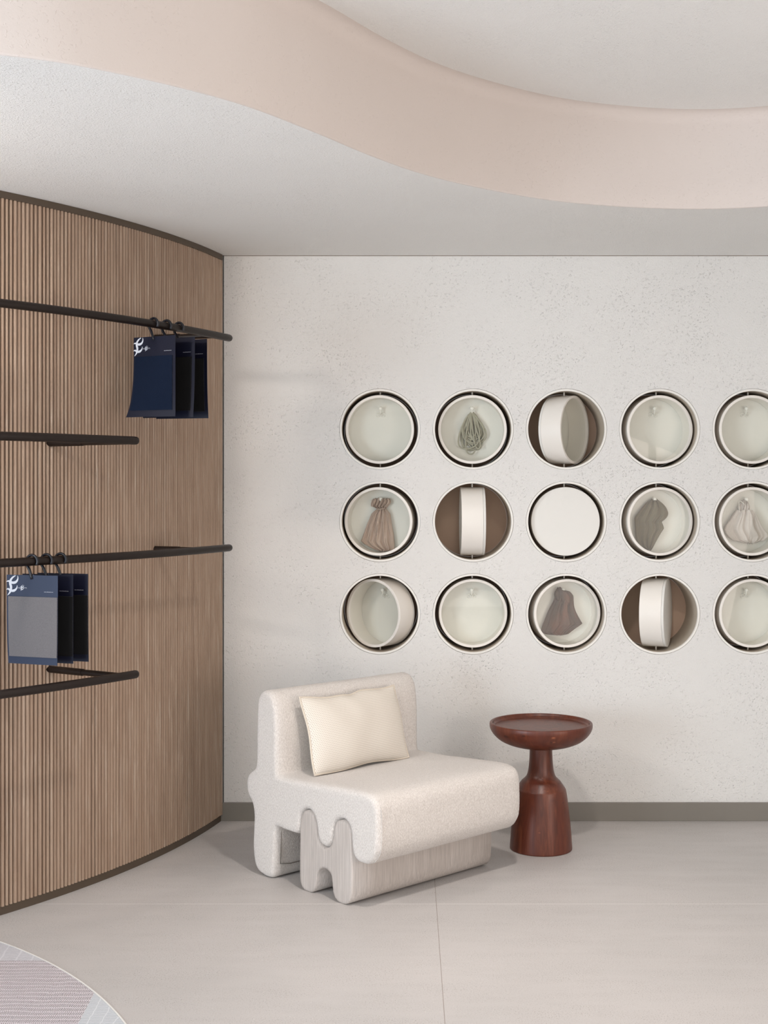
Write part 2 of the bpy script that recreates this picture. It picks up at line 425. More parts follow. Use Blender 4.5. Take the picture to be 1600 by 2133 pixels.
# back wall with fifteen round openings
COLX = [-0.1228 + 0.4377 * i for i in range(5)]; ROWZ = [1.8369, 1.4031, 0.9692]
RF, RH = 0.1893, 0.1792
V = []; Fc = []
cw, chh = 0.4377 / 2, 0.434 / 2
xa, xb = COLX[0] - cw, COLX[-1] + cw; zt, zb = ROWZ[0] + chh, ROWZ[-1] - chh
def quad(x0, z0_, x1, z1_):
    n = len(V); V.extend([(x0, D, z0_), (x1, D, z0_), (x1, D, z1_), (x0, D, z1_)]); Fc.append((n, n + 1, n + 2, n + 3))
XW0 = A_.x - 0.06
quad(XW0, 0, xa, H + 0.02); quad(xb, 0, XR, H + 0.02); quad(xa, 0, xb, zb); quad(xa, zt, xb, H + 0.02)
NS = 96
for cx_ in COLX:
    for ri, cz_ in enumerate(ROWZ):
        up = chh if ri == 0 else (ROWZ[ri - 1] - cz_) / 2; dn = chh if ri == 2 else (cz_ - ROWZ[ri + 1]) / 2
        n = len(V)
        for k in range(NS):
            a = 2 * PI * (k + 0.5) / NS; c_, s2 = math.cos(a), math.sin(a)
            q = min(cw / max(abs(c_), 1e-9), (up if s2 > 0 else dn) / max(abs(s2), 1e-9))
            V.append((cx_ + c_ * q, D, cz_ + s2 * q)); V.append((cx_ + c_ * (RF + 0.0012), D, cz_ + s2 * (RF + 0.0012))); V.append((cx_ + c_ * (RF + 0.0012), D + 0.02, cz_ + s2 * (RF + 0.0012)))
        for k in range(NS):
            a, b = n + 3 * k, n + 3 * ((k + 1) % NS)
            Fc.append((a, b, b + 1, a + 1)); Fc.append((a + 1, b + 1, b + 2, a + 2))
        # square corners of the cell
        for sx in (-1, 1):
            for (sz, hh) in ((-1, dn), (1, up)):
                best = sorted(range(NS), key=lambda k: (V[n + 3 * k][0] - (cx_ + sx * cw)) ** 2 + (V[n + 3 * k][2] - (cz_ + sz * hh)) ** 2)[:2]
                m_ = len(V); V.append((cx_ + sx * cw, D, cz_ + sz * hh)); Fc.append((m_, n + 3 * best[0], n + 3 * best[1]))
o = mesh_obj('wall_back', V, Fc, M['wall'], smooth=False); struct(o, 'off-white textured plaster wall with rows of round openings')
o = MB().box((XW0, D - 0.012, 0.0), (XR, D + 0.004, 0.086)).build('baseboard_back', M['skirting'], smooth=False)
struct(o, 'grey-brown metal baseboard of the back wall')
b_ = o.modifiers.new('b', 'BEVEL'); b_.width = 0.0015; b_.segments = 2
struct(MB().box((A_.x + 0.008, D - 0.007, 0.0), (A_.x + 0.0102, D - 0.0005, H)).build('corner_gap_shade', M['black'], smooth=False), 'black strip painted as the shade of the thin gap where the slatted wall meets the plaster wall')  # solid black strip, painted shade of the corner gap
struct(MB().box((A_.x, D - 0.0015, H - 0.0022), (1.9, D + 0.001, H)).build('ceiling_joint_shade', simple('joint_shadow_brown', srgb(120, 102, 88), 0.9, 0.1), smooth=False), 'brown strip painted as the shade of the hairline joint between plaster wall and ceiling')  # solid brown strip, painted shadow line under the ceiling
# remaining walls (behind and beside the camera)
struct(MB().box((XR, YB, 0), (XR + 0.1, D + 0.4, 3.1)).build('wall_right', M['plain'], smooth=False), 'plain pale right wall')
struct(MB().box((XL - 0.1, YB, 0), (XL, D + 0.4, 3.1)).build('wall_far_left', M['plain'], smooth=False), 'plain pale wall beyond the slatted curve')
struct(MB().box((XL, YB - 0.1, 0), (XR, YB, 3.1)).build('wall_rear', M['plain'], smooth=False), 'plain pale wall behind the camera')
def win(name, axis, c, w, h, side):
    m = MB(); t_ = 0.05
    def bar(a0, a1, zz0, zz1):
        if axis == 'x': m.box((min(side, side), c - 0 + a0, zz0), (side + 0.05, c + a1, zz1))
        else: m.box((c + a0, side, zz0), (c + a1, side + 0.05, zz1))
    zc = 1.25
    bar(-w / 2 - t_, w / 2 + t_, zc - h / 2 - t_, zc - h / 2); bar(-w / 2 - t_, w / 2 + t_, zc + h / 2, zc + h / 2 + t_)
    n = int(w / 1.0)
    for i in range(n + 1):
        a = -w / 2 + w * i / n; bar(a - t_ / 2, a + t_ / 2, zc - h / 2, zc + h / 2)
    struct(m.build(name, M['frame'], smooth=False))
win('window_1', 'x', 0.9, 3.0, 2.3, XL + 0.03); win('window_2', 'x', 1.0, 3.0, 2.3, XR - 0.08); win('window_3', 'y', 0.2, 5.4, 2.3, YB + 0.03)

# ceiling: lower plane, smooth curved band, raised plane
edge = [(XL, 2.95), (-3.2, 2.95), (-2.3, 2.99), (-1.6, 3.12), (-1.016, 3.301), (-0.768, 3.440), (-0.493, 3.700), (-0.299, 3.995), (-0.12, 4.310), (0.057, 4.570), (0.268, 4.786),
        (0.552, 4.997), (0.845, 5.112), (1.132, 5.154), (1.398, 5.108), (1.75, 4.96), (2.15, 4.62), (2.5, 4.05), (2.7, 3.3), (2.75, 2.4), (2.75, 1.0), (2.75, YB)]
ev = resample(catmull([(a, b, 0) for a, b in edge], 10), 0.05, closed=False)
n = len(ev); poly = [Vector(p) for p in ev] + [Vector((XR, YB)), Vector((XR, D + 0.02)), Vector((XL, D + 0.02))]
res = delaunay_2d_cdt(poly, [(i, (i + 1) % len(poly)) for i in range(len(poly))], [], 1, 1e-7)
V = [(v[0], v[1], H) for v in res[0]]; Fc = [tuple(t) for t in res[2]]; mi = [0] * len(Fc)
tg = np.gradient(ev, axis=0); tg /= np.hypot(*tg.T)[:, None]; nr = np.c_[tg[:, 1], -tg[:, 0]]   # towards the recess
rr = 0.006; rows = [(-0.0 + rr - rr * math.cos(a), rr - rr * math.sin(a)) for a in [0]]
prof = [(0.0, 0.0)] + [(rr * math.sin(a), rr - rr * math.cos(a)) for a in (0.4, 0.8, 1.2, PI / 2)]
FR = 0.05
prof = [(p[0], p[1]) for p in prof] + [(rr, 0.1), (rr, 0.2)] + [(rr + FR - FR * math.cos(a), (H2 - H) - FR + FR * math.sin(a)) for a in np.linspace(0, PI / 2, 7)]
st = len(V)
for (dx, dz) in prof:
    for i in range(n): V.append((ev[i, 0] + nr[i, 0] * dx, ev[i, 1] + nr[i, 1] * dx, H + dz))
for j in range(len(prof) - 1):
    for i in range(n - 1):
        a = st + j * n + i; Fc.append((a, a + 1, a + n + 1, a + n)); mi.append(1)
last = st + (len(prof) - 1) * n
pv = [Vector(V[last + i][:2]) for i in range(n)] + [Vector((XL, YB))]
res = delaunay_2d_cdt(pv, [(i, (i + 1) % len(pv)) for i in range(len(pv))], [], 1, 1e-7)
st2 = len(V); V += [(v[0], v[1], H2) for v in res[0]]
for t_ in res[2]: Fc.append(tuple(st2 + q for q in t_)); mi.append(0)
me = bpy.data.meshes.new('ceiling'); me.from_pydata(V, [], Fc); me.materials.append(M['ceil']); me.materials.append(M['band'])
me.polygons.foreach_set('material_index', mi); me.polygons.foreach_set('use_smooth', [m_ == 1 for m_ in mi]); me.update()
o = bpy.data.objects.new('ceiling', me); C.objects.link(o); struct(o, 'grainy white ceiling with a smooth curved step up to a raised part')

# ceiling lamp (above the picture)
lm = empty('ceiling_lamp', (0.42, 3.62, 2.965)); tag(lm, 'round white surface lamp on the raised ceiling above the chair', 'lamp')
MB().lathe([(0.0, 0.062), (0.13, 0.062), (0.13, 0.0), (0.118, 0.0), (0.118, 0.03), (0.0, 0.03)], 48).build('lamp_housing', M['hook'], lm, sh=40)

fill_lm = empty('ceiling_lamp', (-1.95, 3.45, 2.59)); tag(fill_lm, 'added fill lamp, unseen, in a round white housing on the low ceiling in front of the slatted wall', 'lamp')  # fitting of the added fill lamp
h2 = C.objects['lamp_housing'].copy(); C.objects.link(h2); h2.parent = fill_lm
# floor inlay lower left
def strokes(name, bg, ink, row, pitch, slant, thick, rot=0.0, fill=0.8):
    t = NT(name, 0.6, 0.3); v = t.coord(rot=(0, 0, rot)); o = t.sep(v); nz = t.noise(v, 11, 3)
    ry = t.math('DIVIDE', t.math('ADD', o[1], t.math('MULTIPLY', nz, 0.030)), row); fr = t.math('FRACT', ry); fl = t.math('FLOOR', ry)
    wn = t.node('ShaderNodeTexWhiteNoise', noise_dimensions='1D'); t.link(fl, wn.inputs['W'])
    x = t.math('ADD', o[0], t.math('MULTIPLY', fr, slant)); x = t.math('ADD', x, t.math('MULTIPLY', wn.outputs['Value'], pitch * 3))
    x = t.math('ADD', x, t.math('MULTIPLY', t.noise(v, 60, 2), pitch * 0.9))
    fx = t.math('FRACT', t.math('DIVIDE', x, pitch)); line = t.math('LESS_THAN', fx, thick)
    ok = t.math('MULTIPLY', t.math('GREATER_THAN', fr, (1 - fill) / 2), t.math('LESS_THAN', fr, 1 - (1 - fill) / 2))
    t.color(t.mix(t.math('MULTIPLY', line, ok), bg, ink)); return t.m
M['ink_dashes'] = strokes('dark_stroke_pattern', srgb(216, 209, 213), srgb(104, 97, 99), 0.029, 0.0058, -0.0048, 0.42, fill=0.84)
M['pale_strokes'] = strokes('pale_stroke_pattern', srgb(210, 209, 213), srgb(160, 158, 164), 0.050, 0.0085, 0.0, 0.30, rot=math.radians(86), fill=0.90)
M['pale_strokes2'] = strokes('pale_stroke_pattern_side', srgb(214, 216, 219), srgb(178, 182, 187), 0.040, 0.0080, 0.0, 0.55, rot=math.radians(90), fill=0.92)
RC, RR = Vector((-2.680, 2.893)), 2.0954
inlay = empty('round_floor_inlay', (RC.x, RC.y, 0.0)); tag(inlay, 'round flush floor inlay drawn with rows of grey strokes inside a white edge', 'floor inlay')
def zone(name, mat, test, z=0.0012):
    P = [(RR * 0.9985 * math.cos(a), RR * 0.9985 * math.sin(a)) for a in np.linspace(-PI / 2, PI, 400)]
    P += [(-RR * 0.9, -RR * 0.9)] if False else []
    P = [(math.cos(a) * RR * 0.9985, math.sin(a) * RR * 0.9985) for a in np.linspace(0, 2 * PI, 720)[:-1]]
    for (nx, ny, dd) in test:             # keep nx*x+ny*y <= dd
        Q = []
        for i in range(len(P)):
            p, q = P[i], P[(i + 1) % len(P)]; a = nx * p[0] + ny * p[1] - dd; b = nx * q[0] + ny * q[1] - dd
            if a <= 0: Q.append(p)
            if (a < 0 < b) or (b < 0 < a): t_ = a / (a - b); Q.append((p[0] + (q[0] - p[0]) * t_, p[1] + (q[1] - p[1]) * t_))
        P = Q
    return MB().add([(x, y, z) for x, y in P] + [(x, y, 0.0002) for x, y in P], [tuple(range(len(P)))] + [(i, (i + 1) % len(P), (i + 1) % len(P) + len(P), i + len(P)) for i in range(len(P))]).build(name, mat, inlay, smooth=False)
yl = 4.372 - RC.y; dv = Vector((-0.9592 + 0.9678, 3.8622 - 4.101)).normalized(); nv = Vector((-dv.y, dv.x)) if -dv.y > 0 else Vector((dv.y, -dv.x))
dl = nv.dot(Vector((-0.9678, 4.101)) - RC)
zone('stroke_field', M['ink_dashes'], [(0, 1, yl), (nv.x, nv.y, dl)])
zone('pale_segment', M['pale_strokes'], [(0, -1, -yl)])
zone('pale_segment', M['pale_strokes2'], [(-nv.x, -nv.y, -dl), (0, 1, yl)])
MB().lathe([(RR + 0.003, 0.0), (RR + 0.003, 0.002), (RR - 0.002, 0.002), (RR - 0.002, 0.0)], 360, close=True).build('white_edge', simple('white_metal_edge', srgb(232, 230, 226), 0.4), inlay, sh=40)

# ------------------------------------------------------------------ lounge chair
P0 = (-0.2313, 4.9504, 0.0)
chair = empty('lounge_chair', P0, math.radians(43.3))
tag(chair, 'low cream boucle lounge chair with a bleached wooden H-shaped base', 'chair')
up = [(0.482, 0.748), (0.452, 0.737), (0.428, 0.700), (0.416, 0.62), (0.414, 0.5), (0.413, 0.435), (0.400, 0.419), (0.314, 0.419), (0.2, 0.424), (0.102, 0.429), (0.0, 0.435), (-0.079, 0.439), (-0.137, 0.436), (-0.168, 0.42), (-0.184, 0.389), (-0.188, 0.33), (-0.187, 0.269), (-0.176, 0.222),
      (-0.145, 0.187), (-0.108, 0.174), (-0.066, 0.179), (-0.043, 0.204), (-0.034, 0.25), (-0.030, 0.285), (-0.018, 0.306), (0.004, 0.317), (0.028, 0.316), (0.052, 0.304), (0.066, 0.282),
      (0.073, 0.244), (0.083, 0.214), (0.103, 0.197), (0.124, 0.194), (0.148, 0.203), (0.164, 0.228), (0.171, 0.268), (0.182, 0.298), (0.203, 0.315), (0.228, 0.317), (0.252, 0.304), (0.265, 0.281),
      (0.272, 0.235), (0.285, 0.212), (0.314, 0.207), (0.369, 0.210), (0.408, 0.212), (0.421, 0.200), (0.424, 0.150), (0.428, 0.10), (0.432, 0.05), (0.440, 0.014), (0.462, 0.001), (0.500, 0.001), (0.542, 0.013), (0.568, 0.045),
      (0.579, 0.11), (0.574, 0.18), (0.571, 0.235), (0.583, 0.279), (0.610, 0.308), (0.623, 0.348), (0.613, 0.388), (0.585, 0.412), (0.562, 0.430), (0.555, 0.475), (0.553, 0.574), (0.550, 0.673), (0.540, 0.714), (0.516, 0.742)]
upc = catmull([(a, b, 0) for a, b in up], 5, True)
slab('upholstered_body', upc, 0.0, 0.785, 0.020, 0.0065, M['boucle'], chair, rows=24, wob=0.0025)
wd = [(-0.033, 0.255), (-0.030, 0.283), (-0.018, 0.304), (0.004, 0.315), (0.028, 0.314), (0.051, 0.302), (0.064, 0.281),
      (0.071, 0.244), (0.081, 0.212), (0.102, 0.194), (0.125, 0.191), (0.150, 0.201), (0.166, 0.227), (0.173, 0.268), (0.184, 0.297), (0.204, 0.313), (0.228, 0.315), (0.251, 0.302), (0.264, 0.281),
      (0.271, 0.235), (0.273, 0.15), (0.274, 0.069), (0.270, 0.026), (0.252, 0.004), (0.222, 0.000), (0.194, 0.005), (0.177, 0.024), (0.169, 0.054), (0.162, 0.084), (0.148, 0.103), (0.127, 0.111), (0.102, 0.108), (0.083, 0.092), (0.077, 0.060),
      (0.070, 0.026), (0.048, 0.004), (0.018, 0.0), (-0.004, 0.004), (-0.024, 0.016), (-0.036, 0.042), (-0.040, 0.09), (-0.040, 0.17)]
wdc = catmull([(a, b, 0) for a, b in wd], 5, True)
slab('wooden_base', wdc, 0.004, 0.765, 0.003, 0.008, M['oak'], chair, rows=6)
# zip flap seam on the inside of the rear leg
MB().tube([(0.03, 0.4225, 0.20), (0.03, 0.4275, 0.06), (0.08, 0.4285, 0.052), (0.60, 0.4285, 0.052), (0.75, 0.4275, 0.06), (0.75, 0.4225, 0.2)], 0.0016, 6).build('leg_seam', simple('dark_seam', srgb(120, 112, 104), 0.9), chair)
MB().tube([(0.0195 + 0.004 * 0, y - 0.0, z) for (y, z) in [(p[0], p[1]) for p in resample(catmull([(-0.168, 0.42, 0), (-0.186, 0.38, 0), (-0.1885, 0.33, 0), (-0.188, 0.269, 0), (-0.1775, 0.222, 0), (-0.147, 0.186, 0)], 6), 0.008, False)]], 0.0016, 6).build('side_seam', M['boucle'], chair)

# pillow
pil = empty('lumbar_cushion', (0, 0, 0)); pil.matrix_world = Matrix.Identity(4)
def chair_w(x, u, z):
    a = math.radians(43.3); return Vector((P0[0] + x * math.cos(a) - u * math.sin(a), P0[1] + x * math.sin(a) + u * math.cos(a), z))
pil.location = chair_w(0.355, 0.296, 0.432); lean = math.atan2(0.088, 0.296)
pil.rotation_euler = (Matrix.Rotation(math.radians(43.3), 4, 'Z') @ Matrix.Rotation(-lean, 4, 'X') @ Matrix.Rotation(math.radians(-0.5), 4, 'Y')).to_euler()
tag(pil, 'cream dotted rectangular cushion with piping leaning on the chair back', 'cushion')
def dots():
    t = NT('dotted_weave', 0.9, 0.1); v = t.coord(); o = t.sep(v); p = 0.0070
    row = t.math('DIVIDE', o[2], p); fr = t.math('SUBTRACT', t.math('FRACT', row), 0.5)
    sh = t.math('MULTIPLY', t.math('MODULO', t.math('FLOOR', row), 2.0), 0.5)
    fx = t.math('SUBTRACT', t.math('FRACT', t.math('ADD', t.math('DIVIDE', o[0], p), sh)), 0.5)
    d = t.math('SQRT', t.math('ADD', t.math('MULTIPLY', fx, fx), t.math('MULTIPLY', t.math('MULTIPLY', fr, fr), 1.6)))
    m = t.ramp(d, [(0.20, 1.0), (0.30, 0.0)]); n = t.noise(v, 500, 2)
    c = t.mix(n, srgb(229, 223, 213), srgb(217, 209, 198)); c = t.mix(t.math('MULTIPLY', m, 0.85), c, srgb(176, 163, 148)); t.color(c)
    b = t.bump(m, 0.35, 0.0015); t.bump(n, 0.2, 0.001, b); return t.m
PW, PH, PT = 0.512, 0.293, 0.052
def pil_edge(u, v):        # flat plan of the pillow seam, slightly wavy
    x = u * PW / 2; z = PH / 2 + v * PH / 2
    x *= 1 + 0.022 * (v * v) - 0.012; z += 0.006 * (u * u) * v * 1.4
    z += 0.006 * math.sin(u * 5.1 + 0.7) * (1 if v > 0 else 0.6) * abs(v) ** 3 + (-0.011 * math.exp(-((u - 0.02) / 0.16) ** 2) * max(v, 0) ** 3)
    x += 0.004 * math.sin(v * 4 + 1) * abs(u) ** 3
    return x, z
N1, N2 = 56, 36; V = []; Fc = []
for side in (-1, 1):
    for j in range(N2 + 1):
        for i in range(N1 + 1):
            u, v = -1 + 2 * i / N1, -1 + 2 * j / N2; u = math.sin(u * PI / 2) * 0.6 + u * 0.4; v = math.sin(v * PI / 2) * 0.6 + v * 0.4
            x, z = pil_edge(u, v); h_ = (max(0, 1 - abs(u) ** 2.6) ** 0.55) * (max(0, 1 - abs(v) ** 2.6) ** 0.6)
            y = side * PT * h_ + 0.004 * noise.noise(Vector((x * 9, z * 9, side))) * h_ + 0.006 * math.sin(u * 2.5)
            y += side * 0.006 * h_ * math.sin(u * 9 + v * 3) * (abs(v) ** 2)
            V.append((x, y, z))
n1 = (N1 + 1) * (N2 + 1)
for sd in (0, 1):
    for j in range(N2):
        for i in range(N1):
            a = sd * n1 + j * (N1 + 1) + i; Fc.append((a, a + 1, a + N1 + 2, a + N1 + 1))
MB().add(V, Fc).build('cushion_cover', dots(), pil)
loop = []
for k in range(60): loop.append((-1 + 2 * k / 60, -1))
for k in range(36): loop.append((1, -1 + 2 * k / 36))
for k in range(60): loop.append((1 - 2 * k / 60, 1))
for k in range(36): loop.append((-1, 1 - 2 * k / 36))
MB().tube([(pil_edge(u, v)[0] * 1.004, 0.006 * math.sin(u * 2.5), pil_edge(u, v)[1]) for u, v in loop], 0.0038, 8, closed=True).build('piping', simple('cream_piping', srgb(214, 203, 188), 0.85, 0.1), pil)

# ------------------------------------------------------------------ side table
TX, TY = 0.585, 5.725
tb = empty('side_table', (TX, TY, 0)); tag(tb, 'dark red-brown turned wooden side table with dished round top beside the chair', 'table')
knots = [((-0.163, -0.142, 0.511), 0.018, srgb(24, 13, 9)), ((-0.092, -0.200, 0.525), 0.010, srgb(24, 13, 9)), ((0.030, -0.2165, 0.520), 0.011, srgb(165, 100, 68)), ((0.022, -0.2065, 0.498), 0.008, srgb(30, 15, 10)), ((0.034, -0.206, 0.499), 0.008, srgb(165, 100, 68)),
         ((0.085, -0.073, 0.215), 0.007, srgb(40, 18, 13)), ((-0.02, -0.128, 0.10), 0.007, srgb(145, 84, 58)), ((0.02, -0.100, 0.270), 0.007, srgb(135, 76, 52)), ((0.0, -0.062, 0.318), 0.006, srgb(135, 76, 52))]
M['redwood'] = red_wood(knots)
bp = [(0.0, 0.0), (0.09, 0.0), (0.120, 0.0), (0.130, 0.0), (0.1335, 0.0012), (0.1347, 0.004), (0.1345, 0.010), (0.1340, 0.02), (0.130, 0.078), (0.122, 0.155), (0.1135, 0.225), (0.1085, 0.252), (0.1065, 0.2595), (0.1025, 0.266), (0.096, 0.276), (0.084, 0.293), (0.072, 0.304), (0.063, 0.315), (0.0575, 0.330), (0.0535, 0.352), (0.0505, 0.385), (0.049, 0.425), (0.049, 0.452)]
bp = [tuple(p)[:2] for p in catmull([(a, b, 0) for a, b in bp], 4)]
MB().lathe(bp, 96).build('pedestal', M['redwood'], tb)
tp = [(0.0, 0.441), (0.05, 0.441), (0.09, 0.443), (0.122, 0.449), (0.155, 0.460), (0.180, 0.473), (0.200, 0.490), (0.214, 0.508), (0.2215, 0.526), (0.2225, 0.538), (0.2215, 0.545), (0.218, 0.548), (0.2135, 0.548), (0.2105, 0.5455), (0.207, 0.538), (0.200, 0.5325), (0.190, 0.5305), (0.1, 0.530), (0.0, 0.530)]
MB().lathe([tuple(p)[:2] for p in catmull([(a, b, 0) for a, b in tp], 4)], 128).build('tabletop', M['redwood'], tb)

# ------------------------------------------------------------------ revolving portholes
PIV = 0.090; DH = 0.0565; DR = 0.162; DI = 0.1495; NB = 0.262
def frame_mesh():
    m = MB(); m.lathe([(RF, 0.012), (RF, 0.0), (RF - 0.001, -0.0015), (RH + 0.001, -0.0015), (RH, 0.0), (RH, 0.012)], 96, 'Y', close=True); return m
def drum_mesh():
    e = 0.0012
    return MB().lathe([(DR, -DH + e), (DR - e, -DH), (DI + e, -DH), (DI, -DH + e), (DI, DH - 0.012), (DR, DH - 0.012)], 96, 'Y', close=True)
def disc_mesh():
    e = 0.0012
    return MB().lathe([(0, DH), (DR - e, DH), (DR, DH - e), (DR, DH - 0.0112), (DI - 0.0, DH - 0.0112), (0, DH - 0.0112)], 96, 'Y')
def glass_mesh():
    return MB().lathe([(0, -0.043), (DI - 0.0008, -0.043), (DI - 0.0008, -0.040), (0, -0.040)], 72, 'Y')
def hook_mesh():
    m = MB(); y = DH - 0.0112
    m.lathe([(0, 0), (0.009, 0), (0.009, -0.003), (0.0, -0.003)], 20, 'Y')
    m.v = [(a, b + y, c + 0.078) for a, b, c in m.v]
    m.tube([(0, y - 0.002, 0.078), (0, y - 0.016, 0.078), (0, y - 0.024, 0.083), (0, y - 0.027, 0.094), (0, y - 0.028, 0.099)], 0.0032, 8)
    m.ball((0, y - 0.028, 0.104), 0.0098, 16)
    for s in (-1, 1):
        m.tube([(s * (0.0125 + 0.0085 * math.cos(a)), y - 0.006 - 0.004 * math.sin(a), 0.074 + 0.0085 * math.sin(a)) for a in np.linspace(0.6, 0.6 + 5.2, 16)], 0.0022, 7)
    return m
def pin_mesh(s):
    return MB().tube([(0, 0, s * (DR - 0.001)), (0, 0, s * (RH + 0.001))], 0.0045, 12)
protos = {}
def porthole(i, j, deg, label, hook=True):
    c = Vector((COLX[i], D, ROWZ[j])); root = empty('revolving_porthole', c)
    tag(root, label, 'porthole', 'revolving round display drums in the back wall')
    def inst(key, name, fn, mat, par, sh=40):
        if key not in protos: protos[key] = fn().build(name, mat, par, sh=sh); return protos[key]
        o = protos[key].copy(); o.name = name; C.objects.link(o); o.parent = par; return o
    inst('f', 'niche_frame', frame_mesh, M['cream'], root)
    inst('t', 'niche_tube', lambda: MB().lathe([(RH, 0.012), (RH, NB), (RH + 0.006, NB), (RH + 0.006, 0.012)], 96, 'Y', close=True), M['tube'], root)
    inst('n', 'niche_back', lambda: MB().lathe([(0, NB - 0.004), (RH - 0.0006, NB - 0.004), (RH - 0.0006, NB), (0, NB)], 72, 'Y'), M['niche'], root)
    inst('p1', 'pivot_pin', lambda: MB().add(*[(lambda q: (q.v, q.f))(pin_mesh(1))][0]), M['pin'], root).location = (0, PIV, 0)
    inst('p2', 'pivot_pin', lambda: pin_mesh(-1), M['pin'], root).location = (0, PIV, 0)
    dr = inst('d', 'drum', drum_mesh, M['drum'], root); dr.location = (0, PIV, 0); dr.rotation_euler = (0, math.radians(0.8 if deg == -90 else 0), math.radians(deg))
    inst('b', 'back_disc', disc_mesh, M['disc'], dr)
    inst('g', 'glass_pane', glass_mesh, M['glass'], dr)
    inst('h', 'coat_hook', hook_mesh, M['hook'], dr, 60)
    def loc(x, y, z):                                  # a point in the drum's frame, in the world
        a = math.radians(deg); return Vector((c.x + x * math.cos(a) - y * math.sin(a), c.y + PIV + x * math.sin(a) + y * math.cos(a), c.z + z))
    return loc, math.radians(deg)
L = {}
L[0, 0] = porthole(0, 0, -1.5, 'empty glazed porthole at the top left corner of the grid, small white hook inside')
L[1, 0] = porthole(1, 0, -1.5, 'glazed porthole in the top row holding a hanging grey rope coil')
L[2, 0] = porthole(2, 0, 58, 'porthole in the top row with its empty drum swung open towards the right')
L[3, 0] = porthole(3, 0, 9, 'empty glazed porthole in the top row, right of the swung open drum')
L[4, 0] = porthole(4, 0, 7, 'empty glazed porthole at the top right, cut by the picture edge')
L[0, 1] = porthole(0, 1, -8, 'glazed porthole in the middle row holding a taupe gathered pouch')
L[1, 1] = porthole(1, 1, -90, 'porthole whose drum is turned edge-on, a white vertical band on brown')
L[2, 1] = porthole(2, 1, 180, 'porthole showing only a plain closed white disc, centre of the grid')
L[3, 1] = porthole(3, 1, 10, 'glazed porthole in the middle row holding a green-grey striped bag')
L[4, 1] = porthole(4, 1, 7, 'glazed porthole at the right picture edge holding a whitish pouch')
L[0, 2] = porthole(0, 2, -37, 'porthole at the bottom left, its glazed drum turned partly towards the left')
L[1, 2] = porthole(1, 2, 1.5, 'empty glazed porthole in the bottom row, directly below the edge-on drum')
L[2, 2] = porthole(2, 2, 9, 'glazed porthole in the bottom row holding a brown-grey knotted cloth')
L[3, 2] = porthole(3, 2, -108.5, 'porthole in the bottom row with its closed beige back disc facing right')
L[4, 2] = porthole(4, 2, 7, 'empty glazed porthole at the bottom right, cut by the picture edge')

HY = DH - 0.0112 - 0.012       # where things hang in the drum's frame
# rope coil
loc, a_ = L[1, 0]; m = MB(); rnd = random.Random(3)
for k in range(17):
    w_ = rnd.uniform(0.012, 0.064); ln = rnd.uniform(0.115, 0.182); xs = rnd.uniform(-0.012, 0.012); yo = rnd.uniform(-0.018, 0.006) ; pts = []
    tw = rnd.uniform(-0.014, 0.014)
    for q in range(34):
        t_ = 2 * PI * q / 34; dn = (1 - math.cos(t_)) / 2
        wid = w_ * math.sin(t_) * (0.35 + 0.75 * dn ** 0.8)
        pts.append((xs * dn * 1.6 + wid + tw * dn ** 2 * 1.4 + 0.003 * math.sin(3 * t_ + k), yo * math.sin(t_ / 2) - 0.004 * math.cos(t_) + 0.003 * math.sin(2 * t_ + k), -dn * ln))
    m.tube(pts, 0.0036, 8, closed=True)
m.tube(catmull([(0.0, -0.004, 0), (-0.026, -0.012, -0.09), (-0.030, -0.008, -0.165), (-0.018, -0.008, -0.194), (0.002, -0.008, -0.197), (0.015, -0.008, -0.180)], 6), 0.0034, 8)
rope = m.build('rope_coil', linen('grey_rope', srgb(184, 180, 164), srgb(146, 143, 128)), loc=loc(0, HY - 0.004, 0.084)); rope.rotation_euler = (0, 0, a_)
tag(rope, 'coil of thin grey-green rope hanging on a hook behind glass', 'rope')

